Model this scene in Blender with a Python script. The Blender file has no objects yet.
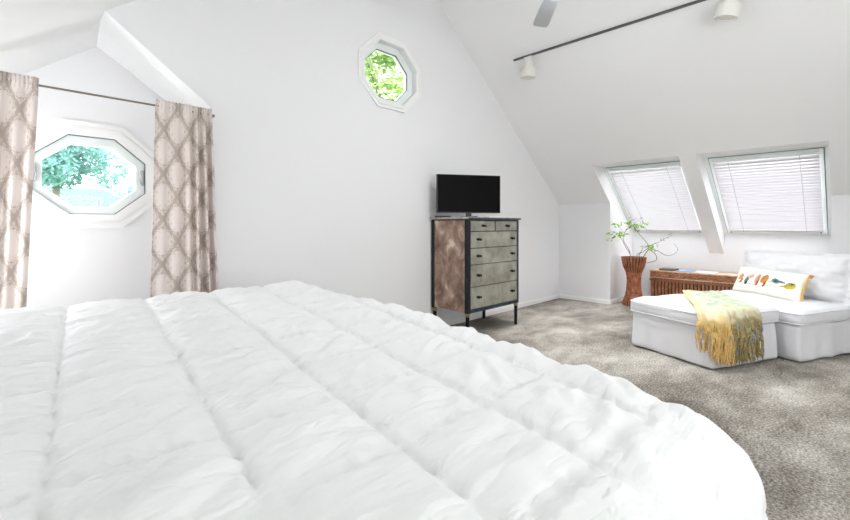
import bpy, bmesh, math, random
import numpy as np
from mathutils import Vector, Matrix, noise
from mathutils.geometry import tessellate_polygon

random.seed(7)
SC = bpy.context.scene
COL = SC.collection
PI = math.pi

# ------------------------------------------------------------------ helpers
def link(name, me, mat=None, parent=None, smooth=False):
    o = bpy.data.objects.new(name, me)
    COL.objects.link(o)
    if mat is not None:
        for m in (mat if isinstance(mat, (list, tuple)) else [mat]):
            me.materials.append(m)
    if smooth:
        me.polygons.foreach_set('use_smooth', [True] * len(me.polygons))
    if parent is not None:
        o.parent = parent
        o.matrix_parent_inverse = parent_world(parent).inverted()
    return o

def parent_world(o):
    m = o.matrix_basis.copy()
    while o.parent:
        m = o.parent.matrix_basis @ (o.matrix_parent_inverse @ m)
        o = o.parent
    return m

def bm_obj(name, bm, mat=None, parent=None, smooth=False):
    bmesh.ops.recalc_face_normals(bm, faces=bm.faces[:])
    me = bpy.data.meshes.new(name)
    bm.to_mesh(me); bm.free()
    return link(name, me, mat, parent, smooth)

def tag(o, label=None, cat=None, group=None, kind=None):
    if label: o['label'] = label
    if cat: o['category'] = cat
    if group: o['group'] = group
    if kind: o['kind'] = kind
    return o

def empty(name, loc, label=None, cat=None, group=None, kind=None, rz=0):
    o = bpy.data.objects.new(name, None)
    o.empty_display_size = .1
    COL.objects.link(o)
    o.location = loc; o.rotation_euler = (0, 0, rz)
    return tag(o, label, cat, group, kind)

def add_box(bm, lo, hi, mp=None, bevel=0):
    vs = []
    for x in (lo[0], hi[0]):
        for y in (lo[1], hi[1]):
            for z in (lo[2], hi[2]):
                p = (x, y, z)
                vs.append(bm.verts.new(mp(*p) if mp else p))
    fs = [(0, 1, 3, 2), (4, 6, 7, 5), (0, 4, 5, 1), (2, 3, 7, 6), (0, 2, 6, 4), (1, 5, 7, 3)]
    nf = [bm.faces.new([vs[i] for i in f]) for f in fs]
    if bevel:
        es = list({e for f in nf for e in f.edges})
        bmesh.ops.bevel(bm, geom=es, offset=bevel, segments=2, affect='EDGES', profile=.5)

def box(name, lo, hi, mat, parent=None, bevel=0, mp=None):
    bm = bmesh.new(); add_box(bm, lo, hi, mp, bevel)
    return bm_obj(name, bm, mat, parent)

def add_tube(bm, pts, rad, seg=8, cap=True):
    pts = [Vector(p) for p in pts]
    if not isinstance(rad, (list, tuple)): rad = [rad] * len(pts)
    rings = []
    ref = Vector((0, 0, 1))
    t0 = (pts[1] - pts[0]).normalized()
    if abs(t0.dot(ref)) > .9: ref = Vector((1, 0, 0))
    n = t0.cross(ref).normalized()
    for i, p in enumerate(pts):
        a = pts[max(0, i - 1)]; b = pts[min(len(pts) - 1, i + 1)]
        t = (b - a).normalized()
        n = (n - t * n.dot(t)).normalized()
        bn = t.cross(n)
        rings.append([bm.verts.new(p + (n * math.cos(2 * PI * k / seg) + bn * math.sin(2 * PI * k / seg)) * rad[i]) for k in range(seg)])
    for r0, r1 in zip(rings, rings[1:]):
        for k in range(seg):
            bm.faces.new((r0[k], r0[(k + 1) % seg], r1[(k + 1) % seg], r1[k]))
    if cap:
        bm.faces.new(rings[0]); bm.faces.new(rings[-1])

def tube(name, pts, rad, mat, parent=None, seg=8):
    bm = bmesh.new(); add_tube(bm, pts, rad, seg)
    return bm_obj(name, bm, mat, parent, True)

def add_lathe(bm, c, prof, seg=32, fn=None):
    rings = []
    for r, z in prof:
        ring = []
        for k in range(seg):
            a = 2 * PI * k / seg
            rr = r * (fn(a, z) if fn else 1)
            ring.append(bm.verts.new((c[0] + rr * math.cos(a), c[1] + rr * math.sin(a), c[2] + z)))
        rings.append(ring)
    for r0, r1 in zip(rings, rings[1:]):
        for k in range(seg):
            bm.faces.new((r0[k], r0[(k + 1) % seg], r1[(k + 1) % seg], r1[k]))
    bm.faces.new(rings[0]); bm.faces.new(rings[-1])

def grid_mesh(name, P, uv=None, cols=None, closed=False):
    """P: (n, m, 3) array -> mesh"""
    n, m = P.shape[:2]
    me = bpy.data.meshes.new(name)
    idx = np.arange(n * m).reshape(n, m)
    f = np.stack([idx[:-1, :-1], idx[1:, :-1], idx[1:, 1:], idx[:-1, 1:]], -1).reshape(-1, 4)
    me.from_pydata(P.reshape(-1, 3).tolist(), [], f.tolist())
    if uv is not None:
        l = me.uv_layers.new(name='UVMap')
        U = uv.reshape(-1, 2)
        li = np.empty(len(me.loops), dtype=np.int32); me.loops.foreach_get('vertex_index', li)
        l.data.foreach_set('uv', U[li].astype(np.float32).ravel())
    if cols is not None:
        ca = me.color_attributes.new('Col', 'FLOAT_COLOR', 'POINT')
        C = np.ones((n * m, 4), dtype=np.float32); C[:, :3] = cols.reshape(-1, 3)
        ca.data.foreach_set('color', C.ravel())
    return me

def nz(x, y, z=0.):
    return noise.noise(Vector((x, y, z)))

def slab(name, outer, holes, mp, t, mat, parent=None):
    """extruded polygon with holes; mp(u, v, w) -> xyz, w from 0 to t"""
    loops = [[Vector((u, v, 0)) for u, v in l] for l in [outer] + holes]
    tris = tessellate_polygon(loops)
    flat = [p for l in loops for p in l]
    bm = bmesh.new()
    A = [bm.verts.new(mp(p.x, p.y, 0)) for p in flat]
    B = [bm.verts.new(mp(p.x, p.y, t)) for p in flat]
    for a, b, c in tris:
        bm.faces.new((A[a], A[b], A[c])); bm.faces.new((B[a], B[c], B[b]))
    k = 0
    for l in loops:
        n = len(l)
        for i in range(n):
            a, b = k + i, k + (i + 1) % n
            bm.faces.new((A[a], A[b], B[b], B[a]))
        k += n
    return bm_obj(name, bm, mat, parent)

# ------------------------------------------------------------------ materials
def srgb(r, g, b):
    f = lambda c: (c / 255 / 12.92) if c / 255 <= .04045 else ((c / 255 + .055) / 1.055) ** 2.4
    return (f(r), f(g), f(b), 1)

class NT:
    def __init__(s, name):
        s.m = bpy.data.materials.new(name); s.m.use_nodes = True
        s.t = s.m.node_tree; s.b = s.t.nodes['Principled BSDF']
    def n(s, typ, **kw):
        o = s.t.nodes.new(typ)
        for k, v in kw.items():
            if k.startswith('i_'):
                key = k[2:].replace('_', ' ')
                o.inputs[key].default_value = v
            else: setattr(o, k, v)
        return o
    def l(s, a, b): s.t.links.new(a, b)
    def math(s, op, a, b=None, c=None):
        o = s.t.nodes.new('ShaderNodeMath'); o.operation = op
        for i, v in enumerate((a, b, c)):
            if v is None: continue
            if isinstance(v, (int, float)): o.inputs[i].default_value = v
            else: s.l(v, o.inputs[i])
        return o.outputs[0]
    def ramp(s, fac, stops):
        o = s.t.nodes.new('ShaderNodeValToRGB')
        s.l(fac, o.inputs[0])
        e = o.color_ramp.elements
        e[0].position, e[0].color = stops[0]
        e[1].position, e[1].color = stops[-1]
        for p, c in stops[1:-1]:
            x = e.new(p); x.color = c
        return o.outputs[0]
    def bump(s, h, strength=.3, dist=.01):
        o = s.t.nodes.new('ShaderNodeBump')
        o.inputs['Strength'].default_value = strength; o.inputs['Distance'].default_value = dist
        s.l(h, o.inputs['Height']); s.l(o.outputs[0], s.b.inputs['Normal'])
        return o

def mat(name, col, rough=.6, metal=0., noise_sc=None, bump=.1, spec=.5, var=None, trans=0.):
    k = NT(name)
    k.b.inputs['Base Color'].default_value = col
    k.b.inputs['Roughness'].default_value = rough
    k.b.inputs['Metallic'].default_value = metal
    k.b.inputs['Specular IOR Level'].default_value = spec
    if noise_sc:
        tc = k.n('ShaderNodeTexCoord')
        nn = k.n('ShaderNodeTexNoise', i_Scale=noise_sc, i_Detail=4.)
        k.l(tc.outputs['Object'], nn.inputs['Vector'])
        k.bump(nn.outputs['Fac'], bump, .005)
        if var:
            c = k.ramp(nn.outputs['Fac'], [(.3, var), (.7, col)])
            k.l(c, k.b.inputs['Base Color'])
    if trans:
        out = k.t.nodes['Material Output']
        tr = k.n('ShaderNodeBsdfTranslucent'); tr.inputs['Color'].default_value = col
        mx = k.n('ShaderNodeMixShader'); mx.inputs[0].default_value = trans
        k.l(k.b.outputs[0], mx.inputs[1]); k.l(tr.outputs[0], mx.inputs[2]); k.l(mx.outputs[0], out.inputs['Surface'])
    return k.m

M = {}
M['wall'] = mat('wall_paint', srgb(237, 237, 238), .75, noise_sc=60, bump=.03, spec=.2)
M['ceiling'] = mat('ceiling_paint', srgb(240, 240, 240), .85, noise_sc=40, bump=.03, spec=.15)
M['trim'] = mat('white_gloss_paint', srgb(243, 243, 242), .35, noise_sc=30, bump=.01)
M['linen'] = None
M['fabric'] = mat('white_slipcover', srgb(227, 227, 230), .9, noise_sc=900, bump=.15, spec=.1)
M['piping'] = mat('white_piping', srgb(226, 226, 230), .9, noise_sc=600, bump=.1, spec=.1)
M['black_frame'] = mat('aged_black_paint', srgb(13, 14, 17), .4, noise_sc=25, bump=.05, var=srgb(24, 30, 36), spec=.3)
M['blue_edge'] = mat('blue_black_lacquer', srgb(44, 68, 84), .28, noise_sc=14, bump=.04, var=srgb(14, 19, 25), spec=.4)
M['brass'] = mat('aged_brass', srgb(160, 145, 115), .3, 1.)
M['dark_brass'] = mat('dark_bronze', srgb(38, 34, 32), .35, .8)
M['black_plastic'] = mat('black_plastic', srgb(14, 14, 16), .3)
M['screen'] = mat('dark_screen', srgb(5, 5, 6), .35, spec=.06)
M['silver'] = mat('silver_plastic', srgb(190, 192, 195), .25, .6)
M['rod'] = mat('brushed_brown_metal', srgb(128, 118, 108), .35, .7)
M['track'] = mat('dark_track_metal', srgb(92, 92, 92), .4, .5)
M['spot'] = mat('cream_spot_enamel', srgb(226, 225, 218), .4)
M['fan_blade'] = mat('grey_fan_blade', srgb(176, 179, 182), .4, noise_sc=12, bump=.02)
M['fan_body'] = mat('white_fan_enamel', srgb(222, 222, 222), .35)
M['vinyl'] = mat('white_window_vinyl', srgb(238, 244, 243), .3)
M['gasket'] = mat('grey_gasket', srgb(110, 114, 116), .6)
M['blocker'] = mat('opaque_sky_blocker', srgb(230, 230, 226), .9)
M['slat'] = mat('white_blind_slat', srgb(212, 210, 213), .6, spec=.15, trans=.02)
M['cord'] = mat('blind_cord', srgb(170, 170, 172), .7)
M['stem'] = mat('dry_stem', srgb(128, 118, 104), .7)
M['gate'] = M['trim']
M['leaf'] = mat('pale_green_leaf', srgb(160, 205, 80), .5, noise_sc=20, bump=.02, var=srgb(110, 165, 60), trans=.35)
M['dry_leaf'] = mat('grey_dry_leaf', srgb(130, 134, 128), .6)
M['tree_leaf'] = mat('tree_leaf', srgb(190, 216, 136), .6, noise_sc=3, bump=.02, var=srgb(224, 234, 196), trans=.4)
M['tree_leaf_blue'] = mat('blue_green_leaf', srgb(104, 156, 154), .6, noise_sc=2.5, bump=.02, var=srgb(140, 188, 176), trans=.3)
M['bark'] = mat('bark', srgb(134, 136, 120), .9, noise_sc=30, bump=.4)
M['shingle'] = mat('grey_shingle', srgb(98, 112, 113), .9, noise_sc=40, bump=.2, var=srgb(84, 98, 101))
M['siding'] = mat('pale_siding', srgb(200, 196, 180), .8)
M['lawn'] = mat('lawn', srgb(110, 135, 80), .9, noise_sc=4, bump=.2, var=srgb(90, 115, 60))
M['tile_dark'] = mat('dark_book_cover', srgb(90, 84, 78), .5)
M['blue_mag'] = mat('blue_magazine_cover', srgb(110, 160, 200), .35)
M['paper'] = mat('white_paper', srgb(235, 233, 226), .6)
M['duvet_under'] = mat('mattress_ticking', srgb(225, 225, 225), .9)
M['wood'] = mat('bed_wood', srgb(120, 90, 62), .5, noise_sc=10, bump=.1, var=srgb(90, 64, 42))
M['yarn_yellow'] = mat('mustard_yarn', srgb(236, 204, 136), .95, noise_sc=60, bump=.3, var=srgb(208, 164, 92), spec=.1)
M['yarn_olive'] = mat('olive_yarn', srgb(186, 172, 124), .95, noise_sc=60, bump=.3, var=srgb(122, 106, 72), spec=.1)
M['yarn_grey'] = mat('blue_grey_yarn', srgb(150, 158, 172), .95, noise_sc=300, bump=.3, spec=.1)
M['tassel'] = mat('orange_tassel', srgb(226, 140, 96), .95, noise_sc=200, bump=.3, var=srgb(236, 190, 110), spec=.1)
M['fringe_yellow'] = mat('yellow_trim', srgb(236, 212, 132), .95, noise_sc=200, bump=.3, var=srgb(226, 176, 96), spec=.1)

def duvet_material():
    k = NT('white_cotton_duvet')
    k.b.inputs['Base Color'].default_value = srgb(237, 237, 237)
    k.b.inputs['Roughness'].default_value = .85
    k.b.inputs['Specular IOR Level'].default_value = .15
    k.b.inputs['Sheen Weight'].default_value = .15
    tc = k.n('ShaderNodeTexCoord')
    mp = k.n('ShaderNodeMapping'); mp.inputs['Scale'].default_value = (5, 17, 10); mp.inputs['Rotation'].default_value = (0, 0, .35)
    k.l(tc.outputs['Object'], mp.inputs[0])
    a = k.n('ShaderNodeTexNoise', i_Scale=1., i_Detail=3., i_Roughness=.5, i_Distortion=.35)
    k.l(mp.outputs[0], a.inputs['Vector'])
    b = k.n('ShaderNodeTexNoise', i_Scale=1100., i_Detail=2.)
    k.l(tc.outputs['Object'], b.inputs['Vector'])
    r = k.math('SUBTRACT', a.outputs['Fac'], .5); r = k.math('ABSOLUTE', r)
    h = k.math('MULTIPLY_ADD', b.outputs['Fac'], .02, r)
    k.bump(h, .7, .03)
    return k.m
M['linen'] = duvet_material()

def carpet_material():
    k = NT('taupe_cut_pile_carpet')
    tc = k.n('ShaderNodeTexCoord')
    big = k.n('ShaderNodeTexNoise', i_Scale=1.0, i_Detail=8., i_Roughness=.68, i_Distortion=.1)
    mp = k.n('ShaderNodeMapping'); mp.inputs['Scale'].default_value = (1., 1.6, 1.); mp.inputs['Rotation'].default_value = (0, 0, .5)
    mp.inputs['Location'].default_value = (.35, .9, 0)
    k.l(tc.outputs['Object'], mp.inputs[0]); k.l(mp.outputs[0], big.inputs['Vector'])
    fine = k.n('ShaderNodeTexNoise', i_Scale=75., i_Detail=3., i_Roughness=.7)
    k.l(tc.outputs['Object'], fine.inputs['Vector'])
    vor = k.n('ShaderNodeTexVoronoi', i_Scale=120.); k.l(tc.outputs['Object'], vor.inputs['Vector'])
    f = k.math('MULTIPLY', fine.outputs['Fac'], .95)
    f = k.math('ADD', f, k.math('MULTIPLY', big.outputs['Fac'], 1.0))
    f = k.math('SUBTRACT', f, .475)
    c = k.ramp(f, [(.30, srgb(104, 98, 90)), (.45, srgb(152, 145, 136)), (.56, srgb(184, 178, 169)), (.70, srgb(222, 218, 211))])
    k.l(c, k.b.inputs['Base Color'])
    k.b.inputs['Roughness'].default_value = 1.; k.b.inputs['Specular IOR Level'].default_value = .05
    h = k.math('ADD', fine.outputs['Fac'], k.math('MULTIPLY', vor.outputs['Distance'], -.8))
    k.bump(h, .8, .012)
    return k.m
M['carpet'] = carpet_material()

def damask_material():
    k = NT('damask_curtain')
    uv = k.n('ShaderNodeUVMap')
    sp = k.n('ShaderNodeSeparateXYZ'); k.l(uv.outputs[0], sp.inputs[0])
    u = k.math('MULTIPLY', sp.outputs[0], 2 * PI / .23)
    v = k.math('MULTIPLY', sp.outputs[1], 2 * PI / .31)
    base = k.math('ADD', k.math('COSINE', u), k.math('COSINE', v))
    ab = k.math('ABSOLUTE', base)
    # lacy leaf outline and veins
    m1 = k.math('MULTIPLY', k.math('COSINE', k.math('MULTIPLY', u, 5)), k.math('COSINE', k.math('MULTIPLY', v, 5)))
    m2 = k.math('COSINE', k.math('MULTIPLY_ADD', v, 4, k.math('MULTIPLY', k.math('ABSOLUTE', k.math('SINE', k.math('MULTIPLY', u, .5))), 9)))
    f = k.math('ADD', ab, k.math('MULTIPLY', m1, .24))
    f = k.math('ADD', f, k.math('MULTIPLY', m2, .10))
    tc = k.n('ShaderNodeTexNoise', i_Scale=70., i_Detail=2.); k.l(uv.outputs[0], tc.inputs['Vector'])
    f = k.math('ADD', f, k.math('MULTIPLY_ADD', tc.outputs['Fac'], .5, -.25))
    vein = k.math('COSINE', k.math('MULTIPLY_ADD', ab, 13., k.math('MULTIPLY', k.math('COSINE', k.math('MULTIPLY', u, 4)), 1.3)))
    f = k.math('ADD', f, k.math('MULTIPLY', vein, -.05))
    f = k.math('SUBTRACT', f, k.math('MULTIPLY', k.math('GREATER_THAN', k.math('MULTIPLY', vein, m1), .28), .55))
    c = k.ramp(f, [(.14, srgb(198, 187, 179)), (.32, srgb(212, 202, 195)), (.46, srgb(230, 220, 213)), (.95, srgb(238, 230, 226))])
    k.l(c, k.b.inputs['Base Color'])
    k.b.inputs['Roughness'].default_value = .9; k.b.inputs['Specular IOR Level'].default_value = .1
    out = k.t.nodes['Material Output']
    tr = k.n('ShaderNodeBsdfTranslucent'); k.l(c, tr.inputs['Color'])
    mx = k.n('ShaderNodeMixShader'); mx.inputs[0].default_value = .38
    k.l(k.b.outputs[0], mx.inputs[1]); k.l(tr.outputs[0], mx.inputs[2]); k.l(mx.outputs[0], out.inputs['Surface'])
    return k.m
M['damask'] = damask_material()

def col_material(name, rough=.9, bumpsc=400, bs=.3, trans=0):
    k = NT(name)
    a = k.n('ShaderNodeAttribute', attribute_name='Col')
    k.l(a.outputs['Color'], k.b.inputs['Base Color'])
    k.b.inputs['Roughness'].default_value = rough; k.b.inputs['Specular IOR Level'].default_value = .1
    tc = k.n('ShaderNodeTexCoord')
    n = k.n('ShaderNodeTexNoise', i_Scale=bumpsc, i_Detail=2.); k.l(tc.outputs['Object'], n.inputs['Vector'])
    k.bump(n.outputs['Fac'], bs, .004)
    return k.m
M['throw'] = col_material('woven_mohair_throw', .95, 260, .6)
M['bird_print'] = col_material('bird_embroidered_linen', .9, 600, .15)

def patina(name, stops, sc, rough, metal, mp_scale=(1, 1, 1), dist=1.5, loc=(0, 0, 0)):
    k = NT(name)
    tc = k.n('ShaderNodeTexCoord')
    mp = k.n('ShaderNodeMapping'); mp.inputs['Scale'].default_value = mp_scale; mp.inputs['Location'].default_value = loc
    k.l(tc.outputs['Object'], mp.inputs[0])
    n = k.n('ShaderNodeTexNoise', i_Scale=sc, i_Detail=6., i_Roughness=.6, i_Distortion=dist)
    k.l(mp.outputs[0], n.inputs['Vector'])
    c = k.ramp(n.outputs['Fac'], stops)
    k.l(c, k.b.inputs['Base Color'])
    k.b.inputs['Roughness'].default_value = rough; k.b.inputs['Metallic'].default_value = metal
    k.bump(n.outputs['Fac'], .08, .01)
    return k.m
M['copper_panel'] = patina('patinated_copper_panel', [(.32, srgb(96, 72, 60)), (.46, srgb(136, 108, 92)), (.56, srgb(162, 136, 118)), (.68, srgb(214, 198, 180))], 6.5, .5, .0, (1, 1, .8), .5, (1.3, .2, 4.4))
M['drawer_front'] = patina('mottled_grey_green_drawer', [(.3, srgb(122, 119, 106)), (.5, srgb(150, 148, 135)), (.75, srgb(176, 174, 162))], 6, .5, .0, (1, 1, 1), .2)
M['top_stone'] = patina('grey_dresser_top', [(.3, srgb(120, 112, 106)), (.7, srgb(182, 176, 170))], 9, .25, .0)

def wicker_material(name, c0, c1, c2, sx=60., sz=110., uvm=True):
    k = NT(name)
    uv = k.n('ShaderNodeUVMap')
    n = k.n('ShaderNodeTexNoise', i_Scale=14., i_Detail=2., i_Roughness=.5)
    k.l(uv.outputs[0], n.inputs['Vector'])
    c = k.ramp(n.outputs['Fac'], [(.3, c0), (.5, c1), (.72, c2)])
    k.l(c, k.b.inputs['Base Color'])
    k.b.inputs['Roughness'].default_value = .45
    k.bump(n.outputs['Fac'], .3, .006)
    return k.m
M['wicker'] = wicker_material('brown_wicker', srgb(134, 82, 54), srgb(168, 110, 76), srgb(196, 142, 106))
M['wicker_core'] = wicker_material('dark_inner_wicker', srgb(52, 28, 18), srgb(70, 38, 24), srgb(90, 52, 34))
M['wicker_red'] = wicker_material('reddish_wicker', srgb(122, 66, 40), srgb(160, 94, 60), srgb(192, 128, 90))
M['wicker_pale'] = wicker_material('pale_rattan_rim', srgb(176, 138, 108), srgb(206, 174, 146), srgb(226, 200, 176))

def glass_material():
    k = NT('clear_pane')
    out = k.t.nodes['Material Output']
    tr = k.n('ShaderNodeBsdfTransparent'); tr.inputs[0].default_value = (.98, .985, .985, 1)
    gl = k.n('ShaderNodeBsdfGlossy'); gl.inputs['Roughness'].default_value = .02
    lw = k.n('ShaderNodeFresnel'); lw.inputs[0].default_value = 1.3
    mx = k.n('ShaderNodeMixShader')
    k.l(lw.outputs[0], mx.inputs[0]); k.l(tr.outputs[0], mx.inputs[1]); k.l(gl.outputs[0], mx.inputs[2]); k.l(mx.outputs[0], out.inputs['Surface'])
    return k.m
M['glass'] = glass_material()

# ------------------------------------------------------------------ room dimensions
YG = 3.387           # gable wall
YB = 4.26            # alcove's far wall
YR = -3.2            # rear wall
XK = 6.51            # right knee wall
XL = -.86            # left knee wall
XB = 7.47            # far wall of the skylight recess
XR = 2.82            # ridge
SL = .78             # roof slope
zr = lambda x: 1.53 + SL * (XK - x)          # right slope
zl = lambda x: 2.576 + SL * (x - .477)       # left slope
ZK = 1.53
ZRID = zr(XR)
ZS = .294            # vertical thickness of roof at the skylights
SKY = [(1.48, 2.56), (.148, 1.30)]
st = lambda o: tag(o, kind='structure')

# floor
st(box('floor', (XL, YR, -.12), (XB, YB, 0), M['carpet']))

# octagon outline
def octo(cx, cz, a, b, ax, bz, d=0):
    k = .414 * d
    return [(cx - ax - k, cz + b + d), (cx + ax + k, cz + b + d), (cx + a + d, cz + bz + k), (cx + a + d, cz - bz - k),
            (cx + ax + k, cz - b - d), (cx - ax - k, cz - b - d), (cx - a - d, cz - bz - k), (cx - a - d, cz + bz + k)]
W1 = (.517, 1.592, .370, .318, .152, .131)
W2 = (2.885, 2.775, .365, .318, .162, .118)
fwd = lambda y0: (lambda u, v, w: (u, y0 + w, v))

st(slab('wall_far', [(1.118, 0), (XK, 0), (XK, ZK), (XR, ZRID), (.477, zl(.477)), (1.118, 2.084)], [octo(*W2)], fwd(YG), .16, M['wall']))
st(slab('wall_alcove', [(XL, 0), (1.14, 0), (1.14, 2.22), (.545, 2.630), (XL, zl(XL))], [octo(*W1)], fwd(YB), .16, M['wall']))
bm = bmesh.new()   # alcove's right side wall and slanting ceiling
q = [(1.118, YG + .16, 0), (1.14, YB, 0), (1.14, YB, 2.22), (1.118, YG + .16, 2.084)]
vs = [bm.verts.new(p) for p in q] + [bm.verts.new((p[0] + .1, p[1], p[2])) for p in q]
for f in ((0, 1, 2, 3), (7, 6, 5, 4), (0, 4, 5, 1), (1, 5, 6, 2), (2, 6, 7, 3), (3, 7, 4, 0)): bm.faces.new([vs[i] for i in f])
st(bm_obj('wall_alcove_side', bm, M['wall']))
bm = bmesh.new()
q = [(1.118, YG + .16, 2.084), (1.14, YB, 2.22), (.545, YB, 2.630), (.477, YG + .16, 2.576)]
vs = [bm.verts.new(p) for p in q] + [bm.verts.new((p[0], p[1], p[2] + .1)) for p in q]
for f in ((0, 1, 2, 3), (7, 6, 5, 4), (0, 4, 5, 1), (1, 5, 6, 2), (2, 6, 7, 3), (3, 7, 4, 0)): bm.faces.new([vs[i] for i in f])
st(bm_obj('ceiling_alcove', bm, M['ceiling']))
# left slope over the room, running on over the alcove
st(slab('ceiling_left', [(XL, YR), (XR, YR), (XR, YG), (.477, YG), (.477, YG + .16), (.545, YB), (XL, YB)], [], lambda u, v, w: (u, v, zl(u) + w), .12, M['ceiling']))
# right slope with the two skylight wells
out = [(XR, YR), (XR, YG), (XK, YG), (XK, 2.56), (5.85, 2.56), (5.85, 1.48), (XB, 1.48), (XB, 1.30), (5.85, 1.30), (5.85, .148), (XK, .148), (XK, YR)]
st(slab('ceiling_right', out, [], lambda u, v, w: (u, v, zr(u) + w), ZS, M['ceiling']))
st(box('wall_left', (XL - .12, YR, 0), (XL, YB, ZK), M['wall']))
kn = lambda x0: (lambda u, v, w: (x0 + w, u, v))
st(box('wall_right_far', (XK, 2.56, 0), (XK + .12, YG, ZK), M['wall']))
st(box('wall_right_near', (XK, YR, 0), (XK + .12, .148, ZK), M['wall']))
zs = lambda x: zr(x) + ZS
side = [(XK + .12, 0), (XB, 0), (XB, zs(XB)), (XK, zs(XK)), (XK, ZK), (XK + .12, ZK)]
st(slab('wall_recess_far', side, [], fwd(2.56), .1, M['wall']))
st(slab('wall_recess_near', side, [], lambda u, v, w: (u, .148 - w, v), .1, M['wall']))
st(box('wall_recess_back', (XB, .048, 0), (XB + .12, 2.66, zs(XB)), M['wall']))
# level heads of the skylight wells
for y0, y1 in SKY:
    st(slab('trim_skylight_head', [(5.85, zr(5.85)), (6.222, zr(5.85)), (5.85, zr(5.85) + ZS)], [],
            (lambda a: (lambda u, v, w: (u, a + w, v)))(y0), y1 - y0, M['trim']))
# rear wall behind the camera, with a wide window added to light the room
st(slab('wall_rear', [(XL, 0), (XK, 0), (XK, ZK), (XR, ZRID), (XL, ZK)], [[(-.2, .7), (3.0, .7), (3.0, 1.9), (-.2, 1.9)]], lambda u, v, w: (u, YR - w, v), .14, M['wall']))
rw = tag(empty('window_5', (1.4, YR, .7)), kind='structure')
bm = bmesh.new()
for x in (-.2, .86, 1.92, 2.94): add_box(bm, (x, YR - .10, .7), (x + .06, YR - .04, 1.9))
add_box(bm, (-.2, YR - .10, .7), (3.0, YR - .04, .76)); add_box(bm, (-.2, YR - .10, 1.84), (3.0, YR - .04, 1.9))
bm_obj('window_frame', bm, M['trim'], rw)
box('pane', (-.18, YR - .075, .72), (2.98, YR - .07, 1.88), M['glass'], rw)

# baseboards
H = .065
def board(name, lo, hi):
    bm = bmesh.new(); add_box(bm, lo, hi, bevel=.004); st(bm_obj(name, bm, M['trim']))
board('baseboard_far', (1.118, YG - .014, 0), (XK, YG, H))
board('baseboard_right_far', (XK - .014, 2.546, 0), (XK, YG - .014, H))
board('baseboard_right_near', (XK - .014, YR, 0), (XK, .148, H))
board('baseboard_recess_far', (XK, 2.546, 0), (XB - .014, 2.56, H))
board('baseboard_recess_back', (XB - .014, .148, 0), (XB, 2.56, H))
board('baseboard_alcove', (XL, YB - .014, 0), (1.138, YB, H))
board('baseboard_left', (XL, YR, 0), (XL + .014, YB - .014, H))

# ------------------------------------------------------------------ octagonal windows
def oct_ring(name, W, d0, d1, y0, y1, m, parent):
    return slab(name, octo(*W, d1), [octo(*W, d0)], fwd(y0), y1 - y0, m, parent)

w1 = tag(empty('window_1', (W1[0], YB, W1[1])), kind='structure')
bm = bmesh.new()
oct_ring('casing', W1, .004, .085, YB - .018, YB, M['trim'], w1)
oct_ring('casing_inner_step', W1, -.012, .05, YB - .030, YB - .018, M['trim'], w1)
oct_ring('casing_outer_step', W1, .068, .100, YB - .024, YB, M['trim'], w1)
oct_ring('gasket', W1, -.016, 0, YB + .0, YB + .010, M['gasket'], w1)
oct_ring('window_frame', W1, -.075, -.0, YB + .008, YB + .12, M['vinyl'], w1)
slab('pane', octo(*W1, -.073), [], fwd(YB + .05), .006, M['glass'], w1)
for sx in (-1, 1):
    x = W1[0] + sx * (W1[2] - .035)
    bm = bmesh.new()
    add_box(bm, (x - .007, YB - .012, 1.545), (x + .007, YB + .01, 1.66), bevel=.002)
    add_box(bm, (x - .007, YB - .030, 1.53), (x + .007, YB - .008, 1.56), bevel=.002)
    add_tube(bm, [(x, YB - .02, 1.64), (x, YB - .03, 1.60), (x + .004, YB - .034, 1.55)], .0045, 6)
    bm_obj('latch', bm, M['silver'], w1)

w2 = tag(empty('window_2', (W2[0], YG, W2[1])), kind='structure')
oct_ring('casing', W2, -.008, .055, YG - .016, YG, M['trim'], w2)
oct_ring('casing_inner_step', W2, -.012, .022, YG - .026, YG - .016, M['trim'], w2)
oct_ring('window_frame', W2, -.07, -.0, YG + .07, YG + .13, M['vinyl'], w2)
oct_ring('gasket', W2, -.078, -.068, YG + .075, YG + .082, M['gasket'], w2)
slab('pane', octo(*W2, -.07), [], fwd(YG + .10), .006, M['glass'], w2)

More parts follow.
